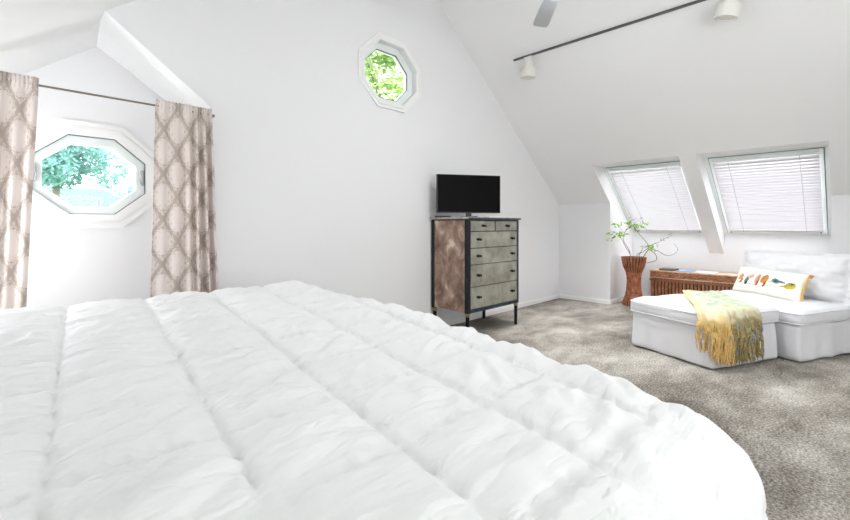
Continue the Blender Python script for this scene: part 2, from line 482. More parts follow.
# ------------------------------------------------------------------ skylights and their blinds
cs, sn = 1 / math.hypot(1, SL), SL / math.hypot(1, SL)
SLEN = (XB - 6.222) / cs
def smap(s, y, n):   # s up the slope from the sill, n = distance into the room
    return (XB - s * cs - n * sn, y, zs(XB) + s * sn - n * cs)
def frame_ring(bm, s0, s1, y0, y1, wd, n0, n1, bottom=None):
    b = bottom or wd
    add_box(bm, (s0, y0, n0), (s0 + b, y1, n1), smap); add_box(bm, (s1 - wd, y0, n0), (s1, y1, n1), smap)
    add_box(bm, (s0 + b, y0, n0), (s1 - wd, y0 + wd, n1), smap); add_box(bm, (s0 + b, y1 - wd, n0), (s1 - wd, y1, n1), smap)
for i, (y0, y1) in enumerate(SKY):
    w = tag(empty('window_%d' % (i + 3), smap(0, (y0 + y1) / 2, 0)), kind='structure')
    bm = bmesh.new(); frame_ring(bm, -.02, SLEN + .02, y0, y1, .045, -.09, .0); bm_obj('window_frame', bm, M['vinyl'], w)
    bm = bmesh.new(); frame_ring(bm, .025, SLEN - .022, y0 + .047, y1 - .047, .006, -.05, .006); bm_obj('gasket', bm, M['gasket'], w)
    bm = bmesh.new(); frame_ring(bm, .031, SLEN - .03, y0 + .053, y1 - .053, .05, -.08, .012, .075); bm_obj('sash', bm, M['vinyl'], w)
    box('pane', (.08, y0 + .09, -.06), (SLEN - .06, y1 - .09, -.05), M['glass'], w, mp=smap)
    for yy in (y0 + .125, y1 - .085):
        bm = bmesh.new(); add_box(bm, (.05, yy - .02, .012), (.075, yy - .005, .022), smap); bm_obj('catch', bm, M['gasket'], w)
    bl = empty('venetian_blind', smap(.09, (y0 + y1) / 2, .02),
               ['white venetian blind in the left skylight, behind the plant', 'white venetian blind in the right skylight, above the slipper chair'][i], 'blind', 'venetian blinds in the skylights')
    ya, yb = y0 + .088, y1 - .088
    box('head_rail', (SLEN - .085, ya, .012), (SLEN - .055, yb, .036), M['vinyl'], bl, mp=smap)
    bm = bmesh.new()
    s = .130; pitch = .051
    while s < SLEN - .09:
        hw = .026                      # crowned slat: four strips across its width
        for q in range(4):
            add_box(bm, (s - hw + q * hw / 2, ya, -.0005), (s - hw + (q + 1) * hw / 2, yb, .0005),
                    lambda a, b, c, s=s: smap(a, b, c + .020 - .50 * (a - s) + .0085 * (1 - ((a - s) / hw) ** 2)))
        s += pitch
    bm_obj('slats', bm, M['slat'], bl)
    box('bottom_rail', (.088, ya, .014), (.104, yb, .030), M['slat'], bl, mp=smap)
    for yy in (ya + .16, yb - .16):
        bm = bmesh.new(); add_box(bm, (.10, yy - .003, .0365), (SLEN - .08, yy + .003, .038), smap); bm_obj('ladder_cord', bm, M['cord'], bl)

# ------------------------------------------------------------------ bed and duvet
bed = empty('bed', (.15, 1.4, 0), 'bed under the white quilted duvet in the foreground', 'bed')
def soft_box(name, lo, hi, r, puff, amp, sc, m, parent=None, n=(24, 24, 8), seed=0., mp=None, shape=None, uvs=None):
    """rounded, slightly puffed box with wrinkles"""
    bm = bmesh.new()
    lo = Vector(lo); hi = Vector(hi); c = (lo + hi) / 2; h = (hi - lo) / 2
    def face(ax, sgn):
        a, b = [i for i in range(3) if i != ax]
        na, nb = n[a], n[b]
        g = []
        for i in range(na + 1):
            row = []
            for j in range(nb + 1):
                p = [0, 0, 0]; p[ax] = sgn; p[a] = -1 + 2 * i / na; p[b] = -1 + 2 * j / nb
                row.append(bm.verts.new(p))
            g.append(row)
        for i in range(na):
            for j in range(nb):
                bm.faces.new((g[i][j], g[i + 1][j], g[i + 1][j + 1], g[i][j + 1]))
    for ax in range(3):
        for s in (-1, 1): face(ax, s)
    bmesh.ops.remove_doubles(bm, verts=bm.verts[:], dist=1e-5)
    for v in bm.verts:
        t = v.co.copy()
        p = Vector((t.x * h.x, t.y * h.y, t.z * h.z))
        core = Vector([max(-(h[i] - r), min(h[i] - r, p[i])) for i in range(3)])
        d = p - core
        if d.length > 1e-6:
            nrm = d.normalized(); p = core + nrm * r
        else: nrm = Vector((0, 0, 1))
        p.z += puff * t.z * (1 - t.x ** 4) * (1 - t.y ** 4) if abs(t.z) > 0 else 0
        q = c + p
        w = nz(q.x * sc + seed, q.y * sc, q.z * sc * .8) + .5 * nz(q.x * sc * 2.3 + seed, q.y * sc * 2.3, q.z * sc * 2)
        q += nrm * (amp * w)
        if shape: q = shape(q, t)
        v.co = mp(*q) if mp else q
    return bm_obj(name, bm, m, parent, True)
soft_box('mattress', (-.8, .36, .36), (1.02, 2.5, .70), .05, .0, .002, 3, M['duvet_under'], bed)
box('bed_base', (-.78, .40, .12), (.98, 2.46, .36), M['wood'], bed, .01)
for x in (-.72, .92):
    for y in (.46, 2.40): box('leg', (x - .035, y - .035, 0), (x + .035, y + .035, .12), M['wood'], bed, .005)

def duvet():
    XE = lambda Y: np.where(Y < 1.5, 1.17 + .24 * (Y - .9), 1.314 + .10 * (Y - 1.5))
    YN, YF, ZT = .30, 2.66, .795
    xs = np.arange(-.78, 1.95, .0105); ys = np.arange(-.42, 3.35, .0105)
    X, Y = np.meshgrid(xs, ys, indexing='ij')
    Yc = np.clip(Y, YN, YF)
    xe = XE(Yc)
    px = np.maximum(X - xe, 0); py1 = np.maximum(YN - Y, 0); py2 = np.maximum(Y - YF, 0); py = py1 + py2
    sgy = np.where(Y < YN, -1., 1.)
    q = (px ** 3 + py ** 3) ** (1 / 3) + 1e-9
    dn = np.sqrt(px ** 2 + py ** 2) + 1e-9
    nx, ny = px / dn, py / dn * sgy
    r = np.where(Y < YN, .185, .13) * 1.0
    r = .13 + .055 * np.clip((YN + .3 - Y) / .5, 0, 1)
    ang = np.minimum(q / r, PI / 2 * .93)
    hh = r * np.sin(ang); vv = r * (1 - np.cos(ang))
    ex = np.maximum(q - r * PI / 2 * .93, 0)
    hh = hh + ex * .12; vv = vv + ex * .99
    # long soft folds on the hanging part
    fold = np.sin(Y * 23 + 1.2 * np.sin(X * 5)) * np.where(px > 0, 1, 0) + np.sin(X * 21 + np.sin(Y * 6)) * np.where(py > 0, 1, 0)
    hh = hh + .018 * fold * np.clip(ex / .25, 0, 1)
    P = np.stack([np.minimum(X, xe) + nx * hh, Yc + ny * hh, ZT - vv], -1)
    P[..., 2] = np.maximum(P[..., 2], .03)
    # box pattern
    g = Yc - .8
    a = (X - .04 - .1 * g) / (.257 + .035 * g)
    bq = (Y - .31) / .272
    s = np.abs(np.sin(PI * a)); t = np.abs(np.sin(PI * bq))
    N = np.zeros(P.shape); 
    gx = np.gradient(P, axis=0); gy = np.gradient(P, axis=1)
    N = np.cross(gx, gy); N /= (np.linalg.norm(N, axis=-1, keepdims=True) + 1e-9)
    D = np.zeros(X.shape)
    ia = np.floor(a); ib = np.floor(bq)
    for i in range(X.shape[0]):
        for j in range(X.shape[1]):
            x, y = X[i, j], Y[i, j]
            # folds lean along X with some sway
            wx = x + .10 * nz(x * 2.1, y * 2.1, 4); wy = y + .12 * nz(x * 1.7, y * 1.7, 9)
            u = wx * .86 + wy * .5; v = -wx * .5 + wy * .86
            cell = nz(ia[i, j] * 3.7 + .5, ib[i, j] * 5.1 + .5, 2)
            w1 = nz(u * 2.6, v * 8.5, 1 + cell * 2)
            w2 = 1 - abs(nz(u * 4.5 + 9, v * 17, 3 + cell)) * 2.4
            w3 = nz(u * 12, v * 40, 5)
            pk = nz(x * 14, y * 46, 7) * math.exp(-(s[i, j] / .30) ** 2) + nz(x * 46, y * 14, 8) * math.exp(-(t[i, j] / .30) ** 2)
            pu = min(1, s[i, j] * 1.1) ** .55 * min(1, t[i, j] * 1.1) ** .55
            D[i, j] = .019 * pu * (1 + .5 * cell) + pu * (.011 * w1 + .012 * max(w2, -.3) + .006 * w3) + .011 * pk + .014 * nz(x * 1.1, y * 1.1, 12)
            D[i, j] -= .007 * math.exp(-(s[i, j] / .07) ** 2) + .006 * math.exp(-(t[i, j] / .07) ** 2)
    D *= 1 - .45 * np.clip(q / .10, 0, 1)
    P = P + N * D[..., None]
    me = grid_mesh('duvet', P)
    o = link('duvet', me, M['linen'], None, True)
    md = o.modifiers.new('t', 'SOLIDIFY'); md.thickness = .012; md.offset = -1
    return tag(o, 'white box-stitched quilted duvet spread over the bed', 'duvet')
duvet()

# ------------------------------------------------------------------ curtains and rod
def curtain(name, x0t, x1t, x0b, x1b, zt, zb, folds, seed, label, depth=lambda f: .022, skew=None):
    n, m = 220, 150
    P = np.zeros((n, m, 3)); UV = np.zeros((n, m, 2))
    Wc = (x1t - x0t) * 1.7
    for i in range(n):
        a = i / (n - 1)
        for j in range(m):
            b = j / (m - 1)                       # 0 top .. 1 bottom
            z = zt + (zb - zt) * b
            xl = x0t + (x0b - x0t) * b; xr = x1t + (x1b - x1t) * b
            f = skew(a) if skew else a
            x = xl + (xr - xl) * f
            amp = depth(a) * (.45 + .55 * min(1, b * 5)) 
            ph = 2 * PI * folds * a + .5 * nz(a * 3 + seed, b * 1.2) * 3
            y = 3.335 + amp * math.sin(ph) + .008 * nz(a * 9 + seed, b * 3, 2)
            k_ = max(0., 1 - b / .06)               # the header runs in front of the rod
            y = y * (1 - k_) + (3.321 + .0035 * math.sin(ph)) * k_ if k_ > 0 else y
            if b < .03:                              # gathered header
                y += .003 * math.sin(a * 120 + seed); z += .006 * nz(a * 25 + seed, 0, 1)
            P[i, j] = (x, y, z)
            UV[i, j] = (a * Wc + seed * .013, z)
    me = grid_mesh(name, P, UV)
    o = link(name, me, M['damask'], None, True)
    md = o.modifiers.new('t', 'SOLIDIFY'); md.thickness = .002
    return tag(o, label, 'curtain', 'damask curtains at the alcove')
sk = lambda a: a ** .78 if True else a
curtain('curtain', .745, 1.104, .700, 1.175, 2.052, .03, 6, 3.0, 'beige damask curtain panel hanging right of the octagonal window',
        depth=lambda a: .006 + .024 * min(1, max(0, (a - .30) / .3)), skew=lambda a: 1 - (1 - a) ** 1.25)
curtain('curtain', -.19, .160, -.26, .075, 2.052, .03, 5, 8.0, 'beige damask curtain panel at the left edge, left of the octagonal window',
        depth=lambda a: .024 if a < .6 else .010)
rod = empty('curtain_rod', (.45, 3.335, 2.012), 'thin brown metal curtain rod spanning the window alcove', 'curtain rod')
tube('pole', [(-.235, 3.335, 2.012), (.45, 3.335, 2.012), (1.098, 3.335, 2.012)], .0065, M['rod'], rod, 10)
for x in (-.235, 1.092):
    tube('end_cap', [(x - .008, 3.335, 2.012), (x + .008, 3.335, 2.012)], .011, M['rod'], rod, 12)
box('bracket', (1.088, 3.342, 2.004), (1.130, YG, 2.020), M['rod'], rod)

# ------------------------------------------------------------------ dresser
DX0, DX1, DY0, DY1 = 3.470, 4.44, 2.835, 3.365
dr = empty('dresser', ((DX0 + DX1) / 2, (DY0 + DY1) / 2, 0), 'tall black-edged dresser with copper side and grey-green drawers by the far wall', 'dresser')
ZB, ZTOP = .262, 1.262
P_ = .046
box('body', (DX0 + .012, DY0 + .014, ZB + .01), (DX1 - .012, DY1 - .005, ZTOP - .002), M['black_frame'], dr)
for x in (DX0, DX1 - P_):
    for y in (DY0, DY1 - P_):
        box('corner_post', (x, y, ZB), (x + P_, y + P_, ZTOP), M['black_frame'] if not (x > DX0 and y == DY0) else M['blue_edge'], dr, .004)
for nm, x0, x1 in (('side_panel', DX0 + .002, DX0 + .013), ('side_panel', DX1 - .013, DX1 - .002)):
    box(nm, (x0, DY0 + P_, ZB + .012), (x1, DY1 - P_, ZTOP - .012), M['copper_panel'], dr, .002)
box('bottom_rail', (DX0 + P_, DY0 + .002, ZB), (DX1 - P_, DY0 + .02, ZB + .035), M['blue_edge'], dr, .002)
box('top_rail', (DX0 + P_, DY0 + .002, ZTOP - .018), (DX1 - P_, DY0 + .02, ZTOP), M['blue_edge'], dr, .002)
box('top', (DX0 - .018, DY0 - .018, ZTOP), (DX1 + .018, DY1 + .012, ZTOP + .024), [M['top_stone']], dr, .005)
box('top_edge_band', (DX0 - .012, DY0 - .021, ZTOP + .002), (DX1 + .021, DY0 - .0185, ZTOP + .016), M['blue_edge'], dr)
rows = [(1.134, 1.243, 2), (.955, 1.128, 1), (.776, .949, 1), (.540, .770, 1), (.304, .534, 1)]
def handle(parent, x, z):
    bm = bmesh.new()
    y = DY0 - .004
    for dx in (-.020, .020):
        add_tube(bm, [(x + dx, y + .003, z), (x + dx, y - .016, z)], .004, 8)
    add_tube(bm, [(x - .030, y - .015, z + .003), (x - .018, y - .020, z - .004), (x, y - .022, z + .002), (x + .018, y - .020, z - .004), (x + .030, y - .015, z + .003)], [.009, .013, .008, .013, .009], 10)
    add_box(bm, (x - .032, y - .001, z - .012), (x + .032, y + .003, z + .012), bevel=.001)
    h = bm_obj('handle', bm, M['dark_brass'], parent, False)
for z0, z1, cnt in rows:
    xs0, xs1 = DX0 + P_ + .004, DX1 - P_ - .004
    seg = [(xs0, xs1)] if cnt == 1 else [(xs0, (xs0 + xs1) / 2 - .012), ((xs0 + xs1) / 2 + .012, xs1)]
    if cnt == 2: box('divider', ((xs0 + xs1) / 2 - .009, DY0, z0 - .006), ((xs0 + xs1) / 2 + .009, DY0 + .02, z1 + .003), M['blue_edge'], dr)
    for a, b in seg:
        d = box('drawer', (a, DY0 - .004, z0 + .001), (b, DY0 + .03, z1 - .001), M['drawer_front'], dr, .003)
        for x in ([(a + b) / 2] if cnt == 2 else [a + .125, b - .105]): handle(d, x, (z0 + z1) / 2 + .005)
for x in (DX0 + .026, DX1 - .026):
    for y in (DY0 + .026, DY1 - .026):
        bm = bmesh.new(); add_lathe(bm, (x, y, 0), [(.019, 0), (.019, .03), (.021, .235), (.021, ZB)], 14)
        lg = bm_obj('leg', bm, M['black_frame'] if x > DX0 + .1 else M['dark_brass'], dr, True)
        bm = bmesh.new(); add_lathe(bm, (x, y, 0), [(.0235, .228), (.025, .234), (.025, .256), (.0235, .2615)], 14)
        bm_obj('ferrule', bm, M['brass'], lg, True)
ZD = ZTOP + .024

# ------------------------------------------------------------------ television
tv = empty('television', (3.72, 3.02, ZD), 'black flat television standing turned on top of the dresser', 'television', rz=math.radians(-31))
def tl(name, lo, hi, m, bevel=0, parent=tv, mp=None):
    R = Matrix.Translation((3.72, 3.02, ZD)) @ Matrix.Rotation(math.radians(-31), 4, 'Z')
    bm = bmesh.new(); add_box(bm, lo, hi, (lambda *p: R @ Vector(p)), bevel)
    return bm_obj(name, bm, m, parent)
tl('casing', (-.376, -.004, .048), (.376, .030, .476), M['black_plastic'], .004)
tl('back_cover', (-.25, .030, .09), (.25, .055, .36), M['black_plastic'], .008)
tl('screen', (-.367, -.0055, .060), (.367, -.004, .468), M['screen'])
tl('neck', (-.03, .004, .008), (.03, .028, .06), M['black_plastic'], .003)
tl('base', (-.075, -.07, .0), (.075, .10, .012), M['black_plastic'], .004)
tl('base_plate', (-.20, -.055, .0), (.22, .06, .006), M['silver'], .002)
rem = box('remote_control', (-.02, -.09, 0), (.02, .09, .018), M['black_plastic'], None, .005)
rem.location = (3.535, 3.25, ZD); rem.rotation_euler = (0, 0, .9)
tag(rem, 'small black remote control lying on the dresser at the left of the television', 'remote control')

# ------------------------------------------------------------------ wicker floor vase with its branches
VX, VY = 6.74, 2.30
def lathe_grid(prof, seg, fn):
    n = len(prof); P = np.zeros((n, seg + 1, 3)); UV = np.zeros((n, seg + 1, 2))
    for i, (r, z) in enumerate(prof):
        for k in range(seg + 1):
            a = 2 * PI * k / seg; rr = r + fn(a, z)
            P[i, k] = (VX + rr * math.cos(a), VY + rr * math.sin(a), z); UV[i, k] = (a * .18, z)
    return P, UV
def vprof(z):
    pts = [(0, .150), (.05, .142), (.14, .108), (.22, .090), (.34, .084), (.44, .088), (.50, .105), (.58, .138), (.68, .158), (.72, .162)]
    for (z0, r0), (z1, r1) in zip(pts, pts[1:]):
        if z <= z1:
            t = (z - z0) / (z1 - z0); t = t * t * (3 - 2 * t) if False else t
            return r0 + (r1 - r0) * t
    return pts[-1][1]
va = empty('wicker_vase', (VX, VY, 0), 'tall hourglass-shaped brown wicker vase standing in the skylight recess', 'vase')
prof = [(vprof(z), z) for z in np.linspace(0, .72, 150)]
def rib(a, z):
    if z > .48 or z < .10: return -.010
    return .0022 * math.sin(a * 24) * math.sin(z * 260) + .002 * math.sin(z * 130)
P, UV = lathe_grid(prof, 340, rib)
b = link('body', grid_mesh('body', P, UV), [M['wicker_red'], M['wicker_core']], va, True)
for p in b.data.polygons:
    if not .10 < p.center.z < .475: p.material_index = 1
md = b.modifiers.new('t', 'SOLIDIFY'); md.thickness = .012; md.offset = -1
def uv_tubes(bm, o):
    uvl = o.data.uv_layers.new(name='UVMap')
    for lp in o.data.loops:
        c = o.data.vertices[lp.vertex_index].co; uvl.data[lp.index].uv = ((c.x - c.y) * 3, c.z * .8)
    return o
for nm, za, zb, cnt in (('upper_canes', .475, .722, 24), ('lower_canes', .0, .115, 24)):
    bm = bmesh.new()
    for k in range(cnt):
        a = 2 * PI * (k + .5) / cnt
        pts = [(VX + (vprof(z) + .001) * math.cos(a), VY + (vprof(z) + .001) * math.sin(a), z) for z in np.linspace(za, zb, 10)]
        add_tube(bm, pts, [min(.016, vprof(p[2]) * PI / cnt * .66) for p in pts], 8)
    uv_tubes(bm, bm_obj(nm, bm, M['wicker_red'], va, True))
for z0, nm in ((.46, 'binding'), (.115, 'binding'), (.285, 'binding')):
    bm = bmesh.new()
    for dz in (0, .010, .020):
        pts = [(VX + (vprof(z0 + dz) + .008) * math.cos(t), VY + (vprof(z0 + dz) + .008) * math.sin(t), z0 + dz) for t in np.linspace(0, 2 * PI, 49)]
        add_tube(bm, pts, .006, 6, False)
    o = bm_obj(nm, bm, M['wicker_red'], va, True)
    uvl = o.data.uv_layers.new(name='UVMap')
    for lp in o.data.loops:
        c = o.data.vertices[lp.vertex_index].co; uvl.data[lp.index].uv = (c.x + c.y, c.z)
# branches: l = sideways, z = height above the floor, d = away from the viewer
RX, RY = .7071, -.7071
def VP(l, z, d=0): return Vector((VX + l * RX + d * .7071, VY + l * RY + d * .7071, z))
def spline(pts, n=8):
    out = []
    pts = [Vector(p) for p in pts]
    for i in range(len(pts) - 1):
        p0 = pts[max(i - 1, 0)]; p1 = pts[i]; p2 = pts[i + 1]; p3 = pts[min(i + 2, len(pts) - 1)]
        for k in range(n):
            t = k / n
            out.append(.5 * ((2 * p1) + (p2 - p0) * t + (2 * p0 - 5 * p1 + 4 * p2 - p3) * t * t + (3 * p1 - p0 - 3 * p2 + p3) * t ** 3))
    out.append(pts[-1]); return out
pl = empty('branch_arrangement', (VX, VY, .45), 'leafy green and bare curling branches standing in the wicker vase', 'branches')
BR = [
    [(-.01, .45, 0), (-.04, .74, .02), (-.10, .86, .04), (-.18, 1.0, .02), (-.24, 1.07, 0)],
    [(.02, .45, .02), (.10, .74, .04), (.18, .80, .05), (.25, .88, .05), (.14, 1.0, .0), (.04, 1.10, -.03), (-.03, 1.2, -.04)],
    [(.03, .50, 0), (.18, .76, .02), (.26, .83, .03), (.38, .81, .04), (.49, .745, .02), (.60, .76, 0), (.65, .84, -.02), (.59, .92, -.02)],
    [(.0, .5, -.02), (.03, .74, -.03), (.09, .80, -.04), (.12, .90, -.05)],
    [(.22, .85, .02), (.32, .77, .0), (.33, .68, -.02), (.24, .645, -.03), (.16, .64, -.05), (.05, .69, -.08), (0, .5, -.03)],
    [(.0, .5, .03), (-.05, .80, .03), (-.14, .98, .04), (-.10, 1.12, .03), (.0, 1.2, .0), (.15, 1.22, -.03)],
    [(.25, .87, .05), (.32, .91, .05), (.42, .95, .03)],
]
for k, B in enumerate(BR):
    pts = spline([VP(*p) for p in B]); n = len(pts)
    tube('branch', pts, [.0065 - .004 * i / n for i in range(n)], M['stem'], pl, 6)
def leaf_bm(bm, p, d, L, Wd):
    d = d.normalized(); s = d.cross(Vector((random.uniform(-1, 1), random.uniform(-1, 1), 1))).normalized(); up = s.cross(d)
    A = [p, p + d * L * .3 + s * Wd * .5 + up * .004, p + d * L * .7 + s * Wd * .4, p + d * L, p + d * L * .7 - s * Wd * .4, p + d * L * .3 - s * Wd * .5 + up * .004]
    mid = [p + d * L * .3 - up * .004, p + d * L * .7 - up * .003]
    v = [bm.verts.new(a) for a in A]; m_ = [bm.verts.new(a) for a in mid]
    bm.faces.new((v[0], v[1], m_[0])); bm.faces.new((v[0], m_[0], v[5])); bm.faces.new((v[1], v[2], m_[1], m_[0]))
    bm.faces.new((m_[0], m_[1], v[4], v[5])); bm.faces.new((v[2], v[3], m_[1])); bm.faces.new((m_[1], v[3], v[4]))
clusters = [(-.25, 1.20, 6, .05, 'leaf'), (-.13, 1.22, 12, .08, 'leaf'), (-.03, 1.17, 10, .08, 'leaf'), (.09, 1.18, 9, .07, 'leaf'), (.17, 1.19, 5, .04, 'leaf'),
            (-.18, 1.09, 9, .05, 'leaf'), (-.34, 1.10, 4, .03, 'leaf'), (-.33, .98, 6, .04, 'leaf'), (-.24, 1.04, 4, .04, 'leaf'), (.235, .86, 12, .06, 'leaf'), (.27, .83, 6, .04, 'leaf'),
            (.05, 1.27, 12, .08, 'dry_leaf'), (.15, 1.26, 5, .05, 'dry_leaf'), (.42, .95, 5, .05, 'dry_leaf'), (.36, .89, 4, .03, 'dry_leaf'), (.55, 1.04, 4, .05, 'dry_leaf')]
for (l, z, n, sp, mt) in clusters:
    for _ in range(n):
        bm = bmesh.new()
        p = VP(l + random.gauss(0, sp * .8), z + random.gauss(0, sp * .45), random.gauss(0, .04))
        d = Vector((random.uniform(-1, 1), random.uniform(-1, 1), random.uniform(-.6, .5)))
        leaf_bm(bm, p, d, random.uniform(.05, .085) if mt == 'leaf' else random.uniform(.03, .05), random.uniform(.03, .042) if mt == 'leaf' else .012)
        bm_obj('leaf' if mt == 'leaf' else 'dry_leaf', bm, M[mt], pl)
# twigs that carry the outer leaves
for a, b_ in (((-.24, 1.07, 0), (-.34, 1.10, 0)), ((-.24, 1.07, 0), (-.33, .99, 0)), ((-.14, 1.08, .02), (-.25, 1.20, 0)), ((.0, 1.2, 0), (.06, 1.28, 0)), ((.42, .95, .03), (.58, 1.05, .01))):
    tube('twig', [VP(*a), VP((a[0] + b_[0]) / 2, (a[1] + b_[1]) / 2 + .01, 0), VP(*b_)], .002, M['stem'], pl, 5)

# ------------------------------------------------------------------ wicker chest
BX0, BX1, BY0, BY1, BZ = 7.0, 7.43, .93, 2.13, .515
ch = empty('wicker_chest', ((BX0 + BX1) / 2, (BY0 + BY1) / 2, 0), 'long low brown wicker chest behind the ottoman, under the skylights', 'chest')
def weave_panel(P0, eu, ev, wu, hv, nrm, nu, nv, pu, pv, amp, stakes=False):
    P = np.zeros((nu, nv, 3)); UV = np.zeros((nu, nv, 2))
    for i in range(nu):
        for j in range(nv):
            a = wu * i / (nu - 1); b = hv * j / (nv - 1)
            row = math.floor(b / pv); col = a / pu
            h = abs(math.sin(PI * (col + .5 * (row % 2)))) ** .6 * (.35 + .65 * abs(math.sin(PI * b / pv)) ** .6)
            if stakes: h = abs(math.sin(PI * col)) ** .5 * (.82 + .18 * abs(math.sin(PI * b / .014)))
            e = min(a, wu - a, b, hv - b)
            p = Vector(P0) + Vector(eu) * a + Vector(ev) * b + Vector(nrm) * (amp * h * min(1, e / .006))
            P[i, j] = p; UV[i, j] = (a * 1.7, b * .8 + row * .37)
    return P, UV
def panel(name, *args, m=M['wicker'], parent=None):
    P, UV = weave_panel(*args)
    return link(name, grid_mesh(name, P, UV), m, parent, True)
box('core', (BX0 + .004, BY0 + .004, 0), (BX1 - .004, BY1 - .004, BZ - .11), M['wicker_core'], ch)
def canes(name, pts_xy, parent):
    bm = bmesh.new()
    for x, y in pts_xy: add_tube(bm, [(x, y, .0), (x, y, .12), (x, y, .26), (x, y, BZ - .108)], .0165, 8)
    o = bm_obj(name, bm, M['wicker'], parent, True)
    uvl = o.data.uv_layers.new(name='UVMap')
    for lp in o.data.loops:
        c = o.data.vertices[lp.vertex_index].co; uvl.data[lp.index].uv = ((c.x + c.y) * 3, c.z * .8)
canes('front_canes', [(BX0 - .004, BY0 + .02 + k * .0465) for k in range(26)], ch)
canes('end_canes', [(BX0 + .02 + k * .0465, BY1 + .002) for k in range(9)] , ch)
canes('end_canes', [(BX0 + .02 + k * .0465, BY0 - .002) for k in range(9)] , ch)
bm = bmesh.new()
for zz in (.035, .05, .37, .385): add_tube(bm, [(BX0 - .022, BY0 - .01, zz), (BX0 - .022, BY1 + .01, zz)], .008, 8); add_tube(bm, [(BX0 - .02, BY1 + .018, zz), (BX1, BY1 + .018, zz)], .008, 8)
o = bm_obj('woven_band', bm, M['wicker'], ch, True); o.data.uv_layers.new(name='UVMap')
# stakes: wide vertical ribs with fine rows
lid = box('lid', (BX0 - .014, BY0 - .014, BZ - .10), (BX1 + .004, BY1 + .014, BZ - .006), M['wicker'], ch)
panel('lid_front', (BX0 - .016, BY1 + .014, BZ - .10), (0, -1, 0), (0, 0, 1), BY1 - BY0 + .028, .094, (-1, 0, 0), 460, 40, .045, .022, .016, parent=lid)
panel('lid_end', (BX1, BY1 + .015, BZ - .10), (-1, 0, 0), (0, 0, 1), BX1 - BX0 + .014, .094, (0, 1, 0), 150, 40, .020, .018, .010, parent=lid)
def uvify(o):
    uvl = o.data.uv_layers.new(name='UVMap')
    for lp in o.data.loops:
        c = o.data.vertices[lp.vertex_index].co; uvl.data[lp.index].uv = (c.x + c.y, c.z)
    return o
uvify(lid)
bm = bmesh.new()
e = .012
add_tube(bm, [(BX0 - e - .008, BY0 - e - .01, BZ - .004), (BX0 - e - .008, BY1 + e + .01, BZ - .004)], .009, 8)
add_tube(bm, [(BX0 - e - .008, BY1 + e + .008, BZ - .004), (BX1, BY1 + e + .008, BZ - .004)], .009, 8)
add_tube(bm, [(BX0 - e - .008, BY0 - e - .008, BZ - .004), (BX1, BY0 - e - .008, BZ - .004)], .009, 8)
add_box(bm, (BX0 - .014, BY0 - .014, BZ - .006), (BX1, BY1 + .014, BZ + .002))
uvify(bm_obj('lid_rim', bm, M['wicker_pale'], lid, True))
bm = bmesh.new(); add_tube(bm, [(BX0 - .026, BY0 - .02, BZ - .104), (BX0 - .026, BY1 + .02, BZ - .104)], .008, 8)
add_tube(bm, [(BX0 - .024, BY1 + .022, BZ - .104), (BX1, BY1 + .022, BZ - .104)], .008, 8)
uvify(bm_obj('lid_border', bm, M['wicker_pale'], lid, True))
zt = BZ + .003
o = box('book', (BX0 + .04, 1.83, zt), (BX0 + .26, 2.04, zt + .026), M['tile_dark'], None, .002); tag(o, 'thin dark-covered book lying on the wicker chest near its left end', 'book')
o = box('magazine', (BX0 + .02, 1.60, zt), (BX0 + .24, 1.80, zt + .012), M['blue_mag'], None, .001); tag(o, 'blue-covered magazine lying on the wicker chest', 'magazine')
o = box('paper_stack', (BX0 + .02, 1.33, zt), (BX0 + .28, 1.57, zt + .010), M['paper'], None, .001); tag(o, 'white papers lying flat in the middle of the wicker chest', 'papers')

# ------------------------------------------------------------------ ottoman and slipper chair
O0 = Vector((4.115, .791, 0)); U = Vector((.9135, -.4068, 0)); V = Vector((.4068, .9135, 0))
def L(u, v, z): return O0 + U * u + V * v + Vector((0, 0, z))
def skirt_shape(amp, seed, zmax):
    def f(q, t):
        k = max(0, 1 - q.z / zmax)
        fl = 1 + .018 * k
        w = nz(q.x * 6 + seed, q.y * 6, q.z * 1.5) * amp * (.3 + k)
        cx, cy = t.x, t.y
        return Vector((q.x + cx * .014 * k + (w if abs(t.x) > .97 else 0), q.y + cy * .014 * k + (w if abs(t.y) > .97 else 0), q.z))
    return f
def piping_loop(name, u0, u1, v0, v1, z, r, parent, rad=.005, wob=.0):
    pts = []
    def arc(cu, cv, a0, a1):
        for k in range(5):
            a = a0 + (a1 - a0) * k / 4
            pts.append((cu + r * math.cos(a), cv + r * math.sin(a)))
    arc(u1 - r, v1 - r, 0, PI / 2); arc(u0 + r, v1 - r, PI / 2, PI); arc(u0 + r, v0 + r, PI, 1.5 * PI); arc(u1 - r, v0 + r, 1.5 * PI, 2 * PI)
    pts.append(pts[0])
    dense = []
    for (a, b), (c, d) in zip(pts, pts[1:]):
        n = max(1, int(math.hypot(c - a, d - b) / .04))
        for k in range(n): dense.append((a + (c - a) * k / n, b + (d - b) * k / n))
    dense.append(pts[0])
    return tube(name, [L(u, v, z + wob * nz(u * 5, v * 5, 3)) for u, v in dense], rad, M['piping'], parent, 6)

ot = empty('ottoman', L(.42, .42, 0), 'white slipcovered ottoman in front of the slipper chair, draped with a throw', 'ottoman')
soft_box('slipcover_base', (.012, .012, .012), (.834, .822, .345), .030, .0, .004, 5, M['fabric'], ot, (36, 44, 16), 1., L, skirt_shape(.022, 3, .3))
soft_box('seat_cushion', (-.012, -.014, .330), (.858, .848, .470), .058, .020, .012, 4.0, M['fabric'], ot, (44, 52, 12), 5., L)
piping_loop('piping', -.011, .857, -.013, .847, .446, .05, ot, .005, .004)
piping_loop('piping', -.011, .857, -.013, .847, .354, .05, ot, .005, .004)

